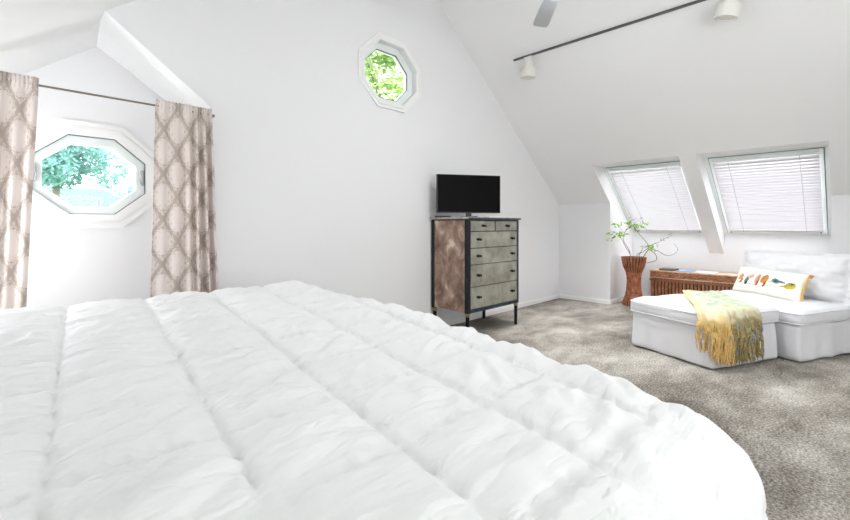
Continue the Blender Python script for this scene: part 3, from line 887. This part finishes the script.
cu0, cv0, cv1, cu1 = .900, -.135, .90, 1.90
sc_ = empty('slipper_chair', L(1.2, .3, 0), 'white slipcovered armless slipper chair behind the ottoman', 'chair')
soft_box('slipcover_base', (cu0, cv0, .012), (cu1, cv1, .33), .035, .0, .006, 5, M['fabric'], sc_, (40, 44, 16), 11., L, skirt_shape(.05, 9, .3))
soft_box('seat_cushion', (cu0 - .02, cv0 - .02, .315), (1.70, cv1 + .0, .450), .056, .020, .013, 3.8, M['fabric'], sc_, (44, 52, 12), 15., L)
piping_loop('piping', cu0 - .018, 1.698, cv0 - .018, cv1, .427, .05, sc_, .005, .004)
piping_loop('piping', cu0 - .018, 1.698, cv0 - .018, cv1, .340, .05, sc_, .005, .004)
soft_box('backrest', (1.74, cv0 + .01, .30), (1.89, .76, .80), .05, .0, .008, 4, M['fabric'], sc_, (14, 44, 26), 21., L)

def pillow_grid(nu, nv, w, h, th, flange, colf=None, seed=0., wrin=.006, scallop=0.):
    """front and back sheets; returns list of (P, cols)"""
    sheets = []
    for s in (1, -1):
        P = np.zeros((nu, nv, 3)); C = np.ones((nu, nv, 3)) * .85
        for i in range(nu):
            for j in range(nv):
                a = -1 + 2 * i / (nu - 1); b = -1 + 2 * j / (nv - 1)
                fa = min(1, (1 - abs(a)) * w / 2 / max(flange, 1e-6)) if flange else 1
                ea = max(0, 1 - (abs(a) / (1 - 2 * flange / w)) ** 4) if flange else 1 - abs(a) ** 4
                eb = max(0, 1 - (abs(b) / (1 - 2 * flange / h)) ** 4) if flange else 1 - abs(b) ** 4
                t = th * .5 * (ea * eb) ** .55 + .002
                pin = 1 - .05 * (1 - abs(b)) * abs(a) ** 3 if not flange else 1
                pin2 = 1 - .05 * (1 - abs(a)) * abs(b) ** 3 if not flange else 1
                x = a * w / 2 * pin; z = b * h / 2 * pin2
                if scallop:
                    x += math.copysign(scallop * math.sin(b * 7.5 + seed), a) * abs(a) ** 6
                    z += math.copysign(scallop * .5 * math.sin(a * 6 + seed), b) * abs(b) ** 6
                    t0 = .012 * nz(a * 6 + seed, b * 6) * max(abs(a), abs(b)) ** 6
                else: t0 = 0
                wv = wrin * (nz(x * 6 + seed, z * 9, seed) + .5 * nz(x * 15, z * 20, seed + 4)) * min(1, t / (th * .2))
                P[i, j] = (x, -s * t + t0 - s * wv, z)
                if colf: C[i, j] = colf((a + 1) / 2, (b + 1) / 2) if s == 1 else (.85, .84, .80)
        sheets.append((P, C))
    return sheets
def pillow(name, mtx, parent, m, nu, nv, w, h, th, flange, colf=None, **kw):
    sh = pillow_grid(nu, nv, w, h, th, flange, colf, **kw)
    vs, fs, cs_ = [], [], []
    for k, (P, C) in enumerate(sh):
        off = len(vs)
        vs += [tuple(mtx @ Vector(p)) for p in P.reshape(-1, 3)]
        cs_.append(C.reshape(-1, 3))
        for i in range(nu - 1):
            for j in range(nv - 1):
                f = [off + i * nv + j, off + (i + 1) * nv + j, off + (i + 1) * nv + j + 1, off + i * nv + j + 1]
                fs.append(f if k == 0 else f[::-1])
    # side wall between the sheets
    def rim():
        r = [(i, 0) for i in range(nu)] + [(nu - 1, j) for j in range(1, nv)] + [(i, nv - 1) for i in range(nu - 2, -1, -1)] + [(0, j) for j in range(nv - 2, 0, -1)]
        return [i * nv + j for i, j in r]
    r = rim(); o2 = nu * nv
    for a, b in zip(r, r[1:] + r[:1]): fs.append([a, a + o2, b + o2, b])
    me = bpy.data.meshes.new(name); me.from_pydata(vs, [], fs)
    if colf:
        ca = me.color_attributes.new('Col', 'FLOAT_COLOR', 'POINT')
        C = np.ones((len(vs), 4), dtype=np.float32); C[:, :3] = np.concatenate(cs_)
        ca.data.foreach_set('color', C.ravel())
    o = link(name, me, m, parent, True)
    return o
# local frame whose x runs rightwards (towards -V), y away from the sitter, z up, leaning back
def lean(center, xdir, tilt, roll=0.):
    x = Vector(xdir).normalized(); z = Vector((0, 0, 1)); y = z.cross(x)
    Mx = Matrix((x, y, z)).transposed().to_4x4()
    return Matrix.Translation(center) @ Mx @ Matrix.Rotation(roll, 4, 'Y') @ Matrix.Rotation(-tilt, 4, 'X')
bc_dir = -V
mt_ = lean(L(1.645, .325, .685), bc_dir, math.radians(6), math.radians(0))
bcush = pillow('back_cushion', mt_, sc_, M['fabric'], 90, 60,   .93, .48, .19, .035, None, seed=2.0, wrin=.020, scallop=.012)

# ------------------------------------------------------------------ lumbar pillow with birds
S = lambda *c: tuple(srgb(*c)[:3])
birds = [  # (u, v, half width, half height, tilt, colours)
    (.115, .55, .040, .115, .9, S(196, 128, 84), S(226, 178, 140)), (.235, .46, .030, .13, 1.3, S(62, 98, 84), S(120, 150, 130)),
    (.285, .60, .030, .10, .6, S(206, 150, 140), S(226, 190, 180)), (.395, .55, .036, .15, 1.35, S(178, 116, 96), S(222, 170, 150)),
    (.500, .57, .052, .15, 1.1, S(206, 150, 86), S(190, 120, 66)), (.660, .56, .052, .085, -.15, S(120, 146, 150), S(80, 104, 112)),
    (.735, .55, .050, .035, -.1, S(96, 118, 126), S(80, 104, 112)), (.865, .46, .062, .115, .35, S(208, 184, 84), S(150, 144, 70)),
    (.800, .42, .045, .035, .2, S(190, 170, 90), S(150, 144, 70)), (.660, .55, .018, .05, 0, S(58, 70, 74), S(58, 70, 74)),
    (.885, .54, .016, .04, 0, S(96, 92, 60), S(96, 92, 60)), (.145, .40, .018, .09, 1.2, S(160, 98, 70), S(160, 98, 70)), (.235, .33, .018, .07, 1.2, S(50, 66, 62), S(50, 66, 62)),
    (.405, .38, .016, .09, 1.4, S(150, 80, 66), S(150, 80, 66)), (.515, .38, .016, .10, 1.3, S(120, 84, 52), S(120, 84, 52)), (.590, .50, .030, .03, 0, S(200, 204, 200), S(190, 196, 196))]
def bird_col(u, v):
    c = Vector(S(243, 240, 226))
    g = nz(u * 9, v * 3, 3)
    if g > .15: c = c.lerp(Vector(S(232, 236, 222)), .6)
    # perch
    if abs(v - (.36 - .05 * math.sin(u * 5))) < .012 and .05 < u < .93: c = Vector(S(196, 178, 150))
    for (bu, bv, hw, hh, an, c1, c2) in birds:
        du = (u - bu) * 2.35; dv = (v - bv)
        A = math.cos(an); B = math.sin(an)
        W_, H_ = hw * 2.35 * 1.2, hh * 1.25
        big, sml = max(W_, H_), min(W_, H_) * .82
        p = (du * A + dv * B) / big; q_ = (-du * B + dv * A) / sml
        e = p * p + q_ * q_ + .35 * nz(u * 60, v * 30, bu * 10)
        if e < 1: c = Vector(c1).lerp(Vector(c2), max(0, min(1, .5 + q_ * .7 + nz(u * 90, v * 40) * .8)))
    return tuple(c)
# lower corners rest on the seat
pr, plf = L(1.40, .10, 0), L(1.46, .79, 0)
pdir = (pr - plf).normalized()
pc = (pr + plf) / 2
back = Vector((0, 0, 1)).cross(pdir)
pw = .665
pm = lean(Vector((pc.x, pc.y, 0)) + Vector((0, 0, .598)) + back * .03, pdir, math.radians(24), math.radians(2.2))
lp = empty('lumbar_pillow', (pc.x, pc.y, .45), 'cream lumbar pillow embroidered with a row of birds, leaning on the slipper chair', 'pillow')
pillow('cover', pm, lp, M['bird_print'], 170, 64, pw, .285, .12, 0, bird_col, seed=6., wrin=.003)
for sx in (1,):
    bm = bmesh.new()
    for k in range(44):
        b = -1 + 2 * k / 43
        z = b * .285 / 2 * .97; x = sx * pw / 2 * (1 - .05 * (1 - abs(b)))
        p0 = pm @ Vector((x - sx * .004, 0, z)); p1 = pm @ Vector((x + sx * random.uniform(.018, .028), random.uniform(-.010, .010), z + random.uniform(-.006, .006)))
        add_tube(bm, [p0, (p0 + p1) / 2 + Vector((0, 0, .002)), p1], .0035, 5)
    bm_obj('fringe', bm, M['fringe_yellow'], lp, True)
for sx in (1,):
    for sz in (-1, 1):
        bm = bmesh.new()
        c0 = Vector((sx * (pw / 2 + .004), 0, sz * .138))
        for k in range(26):
            d = Vector((sx * random.uniform(.3, 1.), random.uniform(-.6, .6), sz * random.uniform(-.5, .6) - .35)).normalized()
            p0 = pm @ c0; p1 = pm @ (c0 + d * random.uniform(.022, .036))
            add_tube(bm, [p0, p1], [.003, .0045], 5)
        bm_obj('tassel', bm, M['tassel'], lp, True)

# ------------------------------------------------------------------ throw blanket over the ottoman's corner
def throw():
    rows = [
        [(.74, .84, .492), (.85, .83, .488), (.96, .81, .474), (1.07, .79, .474), (1.17, .76, .476)],
        [(.56, .68, .494), (.68, .67, .496), (.80, .65, .492), (.91, .63, .474), (1.03, .60, .476)],
        [(.38, .52, .496), (.50, .51, .500), (.61, .49, .500), (.73, .46, .496), (.84, .43, .490)],
        [(.22, .37, .496), (.33, .36, .502), (.44, .34, .502), (.55, .31, .500), (.66, .25, .496)],
        [(.08, .22, .492), (.18, .21, .500), (.29, .19, .500), (.42, .16, .500), (.56, .11, .494)],
        [(-.01, .12, .478), (.06, .055, .490), (.20, .03, .490), (.35, .015, .490), (.52, .005, .484)],
        [(-.034, .09, .420), (-.008, -.030, .425), (.14, -.036, .430), (.32, -.036, .430), (.505, -.034, .425)],
        [(-.034, .05, .355), (.02, -.040, .355), (.15, -.050, .350), (.33, -.050, .350), (.50, -.040, .345)],
        [(-.020, -.01, .290), (.04, -.050, .285), (.16, -.060, .275), (.33, -.055, .270), (.50, -.040, .265)],
    ]
    R = [[Vector(p) for p in r] for r in rows]
    rows_d = [spline(r, 16) for r in R]
    ncol = len(rows_d[0])
    cols = [spline([rows_d[i][j] for i in range(len(rows_d))], 12) for j in range(ncol)]
    nrow = len(cols[0])
    P = np.zeros((nrow, ncol, 3)); C = np.zeros((nrow, ncol, 3))
    cream = Vector(S(236, 232, 196)); green = Vector(S(206, 214, 186)); grey = Vector(S(168, 184, 178)); yellow = Vector(S(228, 200, 134)); olive = Vector(S(164, 152, 112)); pink = Vector(S(216, 200, 172))
    for i in range(nrow):
        s = i / (nrow - 1)
        for j in range(ncol):
            c = j / (ncol - 1)
            p = cols[j][i].copy()
            top = max(0, min(1, (.62 - s) * 6)); hang = 1 - top
            f = .006 * math.sin(c * 21 + 2 * nz(c * 3, s * 2)) + .004 * nz(c * 12, s * 10, 3)
            if hang > .5:
                out = Vector((-1, 0, 0)) if c < .10 else (Vector((0, -1, 0)) if c > .22 else Vector((-.7, -.7, 0)))
                p += out * (.010 + 1.6 * f)
            else: p.z += .004 + abs(f)
            P[i, j] = L(*p)
            n1 = nz(c * 5, s * 22, 1); n2 = nz(c * 16, s * 16, 6); n3 = nz(c * 90, s * 5, 2)
            col = cream.lerp(green, max(0, min(1, (c - .18 + .2 * n2) * 3)))
            if c > .2 and s < .6: col = col.lerp(grey, .75 * max(0, min(1, (n1 + .4 * n2 - .08) * 3.5)))
            if s < .7: col = col.lerp(yellow, .6 * max(0, min(1, (.17 - c + .08 * n2) * 9)))
            k = max(0, min(1, (s - .55 + .10 * n2 + .05 * n3) / .22))
            low = yellow.lerp(olive, max(0, min(1, (c - .45 + .15 * n2) / .15)))
            band = pink.lerp(low, max(0, min(1, (s - .66 + .1 * n2) / .14)))
            col = col.lerp(band, k)
            col = col * (1 + .16 * n3 + .10 * nz(c * 20, s * 150, 5))
            C[i, j] = col
    root = empty('throw_blanket', L(.2, .2, .45), 'fringed pale green and mustard throw draped over the near corner of the ottoman', 'throw')
    o = link('blanket', grid_mesh('blanket', P, None, C), M['throw'], root, True)
    md = o.modifiers.new('t', 'SOLIDIFY'); md.thickness = .008; md.offset = 1
    # knotted fringe
    ny, no = bmesh.new(), bmesh.new()
    ng = bmesh.new()
    for k in range(150):
        c = (k + random.random()) / 150
        j = min(ncol - 1, int(c * (ncol - 1)))
        i0 = nrow - 1 - random.randint(0, int(.22 * nrow))
        p = Vector(P[i0, j])
        u = -1 if c < .42 else 0
        out = (-U if c < .10 else (-V if c > .22 else (-U - V) * .7))
        zend = .055 + .05 * random.random() + (.12 * max(0, .22 - c) / .22) 
        pts = [p + out * .012]
        n = 8
        sway = random.uniform(-.03, .03); ph = random.uniform(0, 6)
        side_ = U
        for q_ in range(1, n + 1):
            t = q_ / n
            pp = p.lerp(Vector((p.x, p.y, zend)), t) + out * (.014 + .006 * math.sin(t * 9 + ph)) + side_ * (sway * t + .006 * math.sin(t * 14 + ph))
            pts.append(pp)
        r = random.uniform(.0030, .0050)
        bmx = ny if c < .46 + random.uniform(-.06, .06) else no
        if random.random() < .10: bmx = ng
        add_tube(bmx, pts, [r * (1.25 if q_ % 3 == 1 else 1) for q_ in range(n)] + [r * .4], 5)
    for b, m, lb in ((ny, 'yarn_yellow', 'mustard yellow fringe'), (no, 'yarn_olive', 'olive brown fringe'), (ng, 'yarn_grey', 'blue-grey fringe strands')):
        o = bm_obj('fringe', b, M[m], root, True); o['label'] = lb; o['kind'] = 'stuff'
throw()

# ------------------------------------------------------------------ track light and fan
TX = 4.37; TZ = zr(TX) - .016
tr = empty('track_rail', (TX, 1.3, TZ), 'dark metal track light rail fixed along the sloped ceiling', 'track light')
box('rail', (TX - .012, -.25, TZ - .014), (TX + .012, 2.86, TZ + .006), M['track'], tr, .002)
def spot(y, label, big):
    r = empty('spotlight', (TX, y, TZ - .016), label, 'spotlight', 'spotlights on the ceiling track')
    box('adapter', (TX - .018, y - .05, TZ - (.038 if big else .068)), (TX + .018, y + .05, TZ - .0165), M['spot'], r, .003)
    s = 1.0
    # neck and stepped can, tipped slightly
    T = Matrix.Translation((TX, y, TZ - .036 - (0 if big else .03))) @ Matrix.Rotation(.24 if big else .04, 4, 'X')
    def lat(nm, prof, m):
        bm = bmesh.new(); add_lathe(bm, (0, 0, 0), prof, 28)
        for v in bm.verts: v.co = T @ v.co
        return bm_obj(nm, bm, m, r, False)
    lat('neck', [(.048, .0), (.051, -.004), (.051, -.075), (.054, -.079), (.05, -.082)], M['spot'])
    lat('can', [(.05, -.080), (.082, -.083), (.086, -.089), (.088, -.190), (.084, -.196), (.078, -.196), (.074, -.175)], M['spot'])
    lat('lens', [(.0735, -.176), (.0735, -.182)], M['paper'])
spot(2.66, 'white can spotlight at the far end of the ceiling track', False)
spot(.70, 'white can spotlight at the top right, nearer end of the ceiling track', True)

fan = empty('ceiling_fan', (XR, 1.475, 2.92), 'ceiling fan with grey blades hanging from the ridge', 'ceiling fan')
bm = bmesh.new(); add_lathe(bm, (XR, 1.475, 0), [(.07, 4.33), (.07, 4.22), (.02, 4.17), (.014, 4.16), (.014, 3.08)], 24); bm_obj('downrod', bm, M['fan_body'], fan, True)
bm = bmesh.new(); add_lathe(bm, (XR, 1.475, 0), [(.02, 3.10), (.06, 3.09), (.10, 3.06), (.115, 3.01), (.115, 2.95), (.10, 2.905), (.05, 2.903)], 36); bm_obj('motor_housing', bm, M['fan_body'], fan, True)
for k in range(3):
    a = math.radians(41) + 2 * PI * k / 3
    T = Matrix.Translation((XR, 1.475, 2.925)) @ Matrix.Rotation(a, 4, 'Z') @ Matrix.Rotation(math.radians(10), 4, 'X')
    bm = bmesh.new()
    outl = [(.17, -.045), (.30, -.058), (.60, -.066), (.645, -.058), (.655, -.035), (.655, .035), (.645, .058), (.60, .066), (.30, .058), (.17, .045)]
    A = [bm.verts.new(T @ Vector((x, y, .004))) for x, y in outl]; B = [bm.verts.new(T @ Vector((x, y, -.004))) for x, y in outl]
    bm.faces.new(A); bm.faces.new(B[::-1])
    for i in range(len(outl)): bm.faces.new((A[i], A[(i + 1) % len(outl)], B[(i + 1) % len(outl)], B[i]))
    bl = bm_obj('blade', bm, M['fan_blade'], fan)
    bm = bmesh.new(); add_box(bm, (.09, -.02, -.012), (.22, .02, -.004), lambda *p: T @ Vector(p)); bm_obj('blade_arm', bm, M['fan_blade'], bl)

# ------------------------------------------------------------------ outside
gr = box('ground', (-40, -40, -3.2), (60, 60, -3.0), M['lawn']); tag(gr, kind='structure')
def tree(name, c, rad, n, m, label, trunk_z, flat=.75, seed=1, ls=(.10, .2)):
    rnd = random.Random(seed)
    root = empty(name, (c[0], c[1], trunk_z), label, 'tree')
    bm = bmesh.new()
    blobs = [(Vector((rnd.gauss(0, .5), rnd.gauss(0, .5), rnd.gauss(0, .4))) * rad, rnd.uniform(.30, .5) * rad) for _ in range(16)]
    for _ in range(n):
        b = rnd.choice(blobs)
        d = Vector((rnd.gauss(0, 1), rnd.gauss(0, 1), rnd.gauss(0, 1))).normalized()
        p = Vector(c) + b[0] + d * b[1] * rnd.uniform(.6, 1); 
        s = rnd.uniform(*ls)
        a = Vector((rnd.gauss(0, 1), rnd.gauss(0, 1), rnd.gauss(0, 1))).normalized(); b2 = a.orthogonal().normalized()
        vs = [bm.verts.new(p + a * s), bm.verts.new(p + b2 * s * .5), bm.verts.new(p - a * s), bm.verts.new(p - b2 * s * .5)]
        bm.faces.new(vs)
    me = bpy.data.meshes.new('foliage'); bm.to_mesh(me); bm.free()
    link('foliage', me, m, root)
    pts = [(c[0], c[1], trunk_z), (c[0] + .1, c[1], (trunk_z + c[2]) / 2), (c[0], c[1], c[2])]
    pts[2] = (c[0], c[1], c[2] - rad * .7)
    bm = bmesh.new(); add_tube(bm, pts, [.16, .12, .08], 10)
    for b in blobs[:5]:
        add_tube(bm, [Vector((c[0], c[1], c[2] - rad * .7)), Vector(c) + b[0] * .5 - Vector((0, 0, rad * .3)), Vector(c) + b[0]], [.05, .03, .01], 6)
    bm_obj('trunk', bm, M['bark'], root, True)
tree('leafy_tree', (1.05, 15.0, 3.15), 1.15, 9000, M['tree_leaf_blue'], 'blue-green tree seen through the left part of the alcove window', -3, seed=4, ls=(.04, .09))
tree('leafy_tree', (6.9, 8.2, 5.0), 1.9, 9000, M['tree_leaf'], 'bright green tree filling the octagonal window high in the gable', -3, seed=9, ls=(.07, .15))
tree('leafy_tree', (5.0, 26.5, 2.6), 1.3, 2500, M['tree_leaf_blue'], 'low distant bush seen at the right of the alcove window', -3, seed=14, ls=(.06, .12))
hs = empty('neighbour_house', (1.7, 18, -3), 'low grey-roofed house seen through the alcove window', 'house')
bm = bmesh.new()
q = [(-1.0, 15.6, .9), (4.4, 15.6, .9), (2.5, 18, 2.42), (.4, 18, 2.42), (4.4, 20.4, .9), (-1.0, 20.4, .9)]
v6 = [bm.verts.new(p) for p in q]
for f in ((0, 1, 2, 3), (1, 4, 2), (4, 5, 3, 2), (5, 0, 3), (0, 5, 4, 1)): bm.faces.new([v6[k] for k in f])
bm_obj('roof', bm, M['shingle'], hs)
box('wall', (-.7, 15.9, -3), (4.1, 20.1, .9), M['siding'], hs)

# ------------------------------------------------------------------ light
w = bpy.data.worlds.new('World'); SC.world = w; w.use_nodes = True
bg = w.node_tree.nodes['Background']
bg.inputs[0].default_value = (.92, .95, 1., 1)
bg.inputs[1].default_value = 6
def area(name, loc, rot, sx, sy, power, col=(1, 1, 1)):
    l = bpy.data.lights.new(name, 'AREA'); l.shape = 'RECTANGLE'; l.size = sx; l.size_y = sy; l.energy = power; l.color = col
    o = bpy.data.objects.new(name, l); COL.objects.link(o); o.location = loc; o.rotation_euler = rot
    return o
area('rear_fill', (1.4, YR + .05, 1.3), (math.radians(90), 0, 0), 3.1, 1.1, 38, (.96, .985, 1))  # fill light added behind the camera to brighten the room
for y0, y1 in SKY:
    a = area('skylight_daylight', smap(SLEN / 2, (y0 + y1) / 2, -.13), (0, 0, 0), SLEN - .1, y1 - y0 - .1, 80, (.97, .985, 1))
    a.rotation_euler = (0, math.atan2(sn, cs), 0)
def glow(name, strength, col=(.955, .98, 1, 1)):
    k = NT(name)
    k.b.inputs['Base Color'].default_value = (.9, .9, .9, 1)
    k.b.inputs['Emission Color'].default_value = col; k.b.inputs['Emission Strength'].default_value = strength
    return k.m
# added lamp, unseen behind the camera, bouncing fill light off the ceiling
x, y = 1.35, -1.6
t = empty('fill_lamp', (x, y, 0), 'slim black uplighter added unseen behind the camera as fill light', 'lamp')
bm = bmesh.new(); add_lathe(bm, (x, y, 0), [(.14, 0), (.14, .02), (.02, .035), (.012, .05)], 24); bm_obj('base', bm, M['black_plastic'], t, True)
tube('pole', [(x, y, .04), (x, y, .9), (x, y, 1.74)], .012, M['black_plastic'], t)
bm = bmesh.new(); add_lathe(bm, (x, y, 0), [(.02, 1.74), (.10, 1.76), (.17, 1.83), (.165, 1.83), (.09, 1.772)], 28); bm_obj('lamp_shade', bm, M['fan_body'], t, True)
area('uplight_fill', (x, y, 1.86), (PI, 0, 0), .3, .3, 52, (.955, .98, 1))
# nightstand and globe lamp, both added out of view as fill light
ns = empty('nightstand', (-.56, 3.09, 0), 'small wooden nightstand added out of view to carry the fill light', 'nightstand')
box('body', (-.80, 2.93, .12), (-.34, 3.26, .56), M['wood'], ns, .006)
box('drawer', (-.34, 2.95, .36), (-.325, 3.24, .54), M['wood'], ns, .003)
for a in (-.77, -.37):
    for b in (2.96, 3.23): box('leg', (a - .02, b - .02, 0), (a + .02, b + .02, .12), M['wood'], ns)
bl_ = empty('bedside_fill', (-.56, 3.09, .56), 'white globe added out of view beside the bed as fill light', 'lamp')
bm = bmesh.new(); add_lathe(bm, (-.56, 3.09, .56), [(.07, 0), (.07, .015), (.03, .04), (.02, .35), (.03, .40), (.045, .42)], 24); bm_obj('base', bm, M['fan_body'], bl_, True)
bm = bmesh.new(); add_lathe(bm, (-.56, 3.09, 1.10), [(.12 * math.sin(a) + .002, -.12 * math.cos(a)) for a in np.linspace(0, PI, 20)], 28); bm_obj('globe', bm, glow('bedside_fill_glow', 42), bl_, True)
bm = bmesh.new(); add_lathe(bm, (XR, 1.475, 0), [(.09, 2.902), (.088, 2.89), (.07, 2.878), (.04, 2.873), (.004, 2.872)], 36); bm_obj('fill_bowl', bm, glow('fill_bowl_glow', 178), fan, True)  # glowing bowl added under the fan as fill, above the view
al = empty('fill_lamp', (-.5, 3.85, 0), 'white globe on a stand added out of view in the alcove as fill light', 'lamp')  # unseen globe added to brighten the alcove
bm = bmesh.new(); add_lathe(bm, (-.5, 3.85, 0), [(.13, 0), (.13, .015), (.02, .03), (.012, .06), (.012, 1.12), (.03, 1.16)], 24); bm_obj('base', bm, M['fan_body'], al, True)
bm = bmesh.new(); add_lathe(bm, (-.5, 3.85, 1.30), [(.14 * math.sin(a) + .002, -.14 * math.cos(a)) for a in np.linspace(0, PI, 20)], 28); bm_obj('globe', bm, glow('alcove_fill_glow', 7.5), al, True)
for yy, tl_, sz, en in ((2.66, 8, 96, 210), (.70, 4, 84, 60)):   # bulbs of the two track spotlights
    l = bpy.data.lights.new('spotlight_bulb', 'SPOT'); l.energy = en; l.shadow_soft_size = .07; l.spot_size = math.radians(sz); l.spot_blend = 1; l.color = (.97, .985, 1)
    o = bpy.data.objects.new('spotlight_bulb', l); COL.objects.link(o); o.location = (TX + .01, yy + (.02 if yy > 1 else .05), TZ - .27); o.rotation_euler = (math.radians(-22 if yy > 1 else 0), -math.radians(tl_), 0)
# unseen panel added over the rear opening to block the sky's light
rb = box('sky_block_panel', (-.24, YR + .004, .66), (3.04, YR + .012, 1.94), M['blocker'], None); tag(rb, 'white roller panel added unseen to keep sky light out of the room', 'blind')

# ------------------------------------------------------------------ camera
cam = bpy.data.cameras.new('camera'); co = bpy.data.objects.new('camera', cam); COL.objects.link(co)
co.location = (0, 0, 1.2); co.rotation_euler = (PI / 2, 0, -PI / 4)
cam.sensor_width = 36; cam.lens = 18; cam.shift_y = -35 / 850; cam.clip_start = .02
SC.camera = co
vs_ = SC.view_settings
vs_.view_transform = 'Standard'; vs_.look = 'None'; vs_.gamma = 1; vs_.exposure = .34; vs_.use_curve_mapping = False
SC.cycles.max_bounces = 10; SC.cycles.diffuse_bounces = 6; SC.cycles.transparent_max_bounces = 12
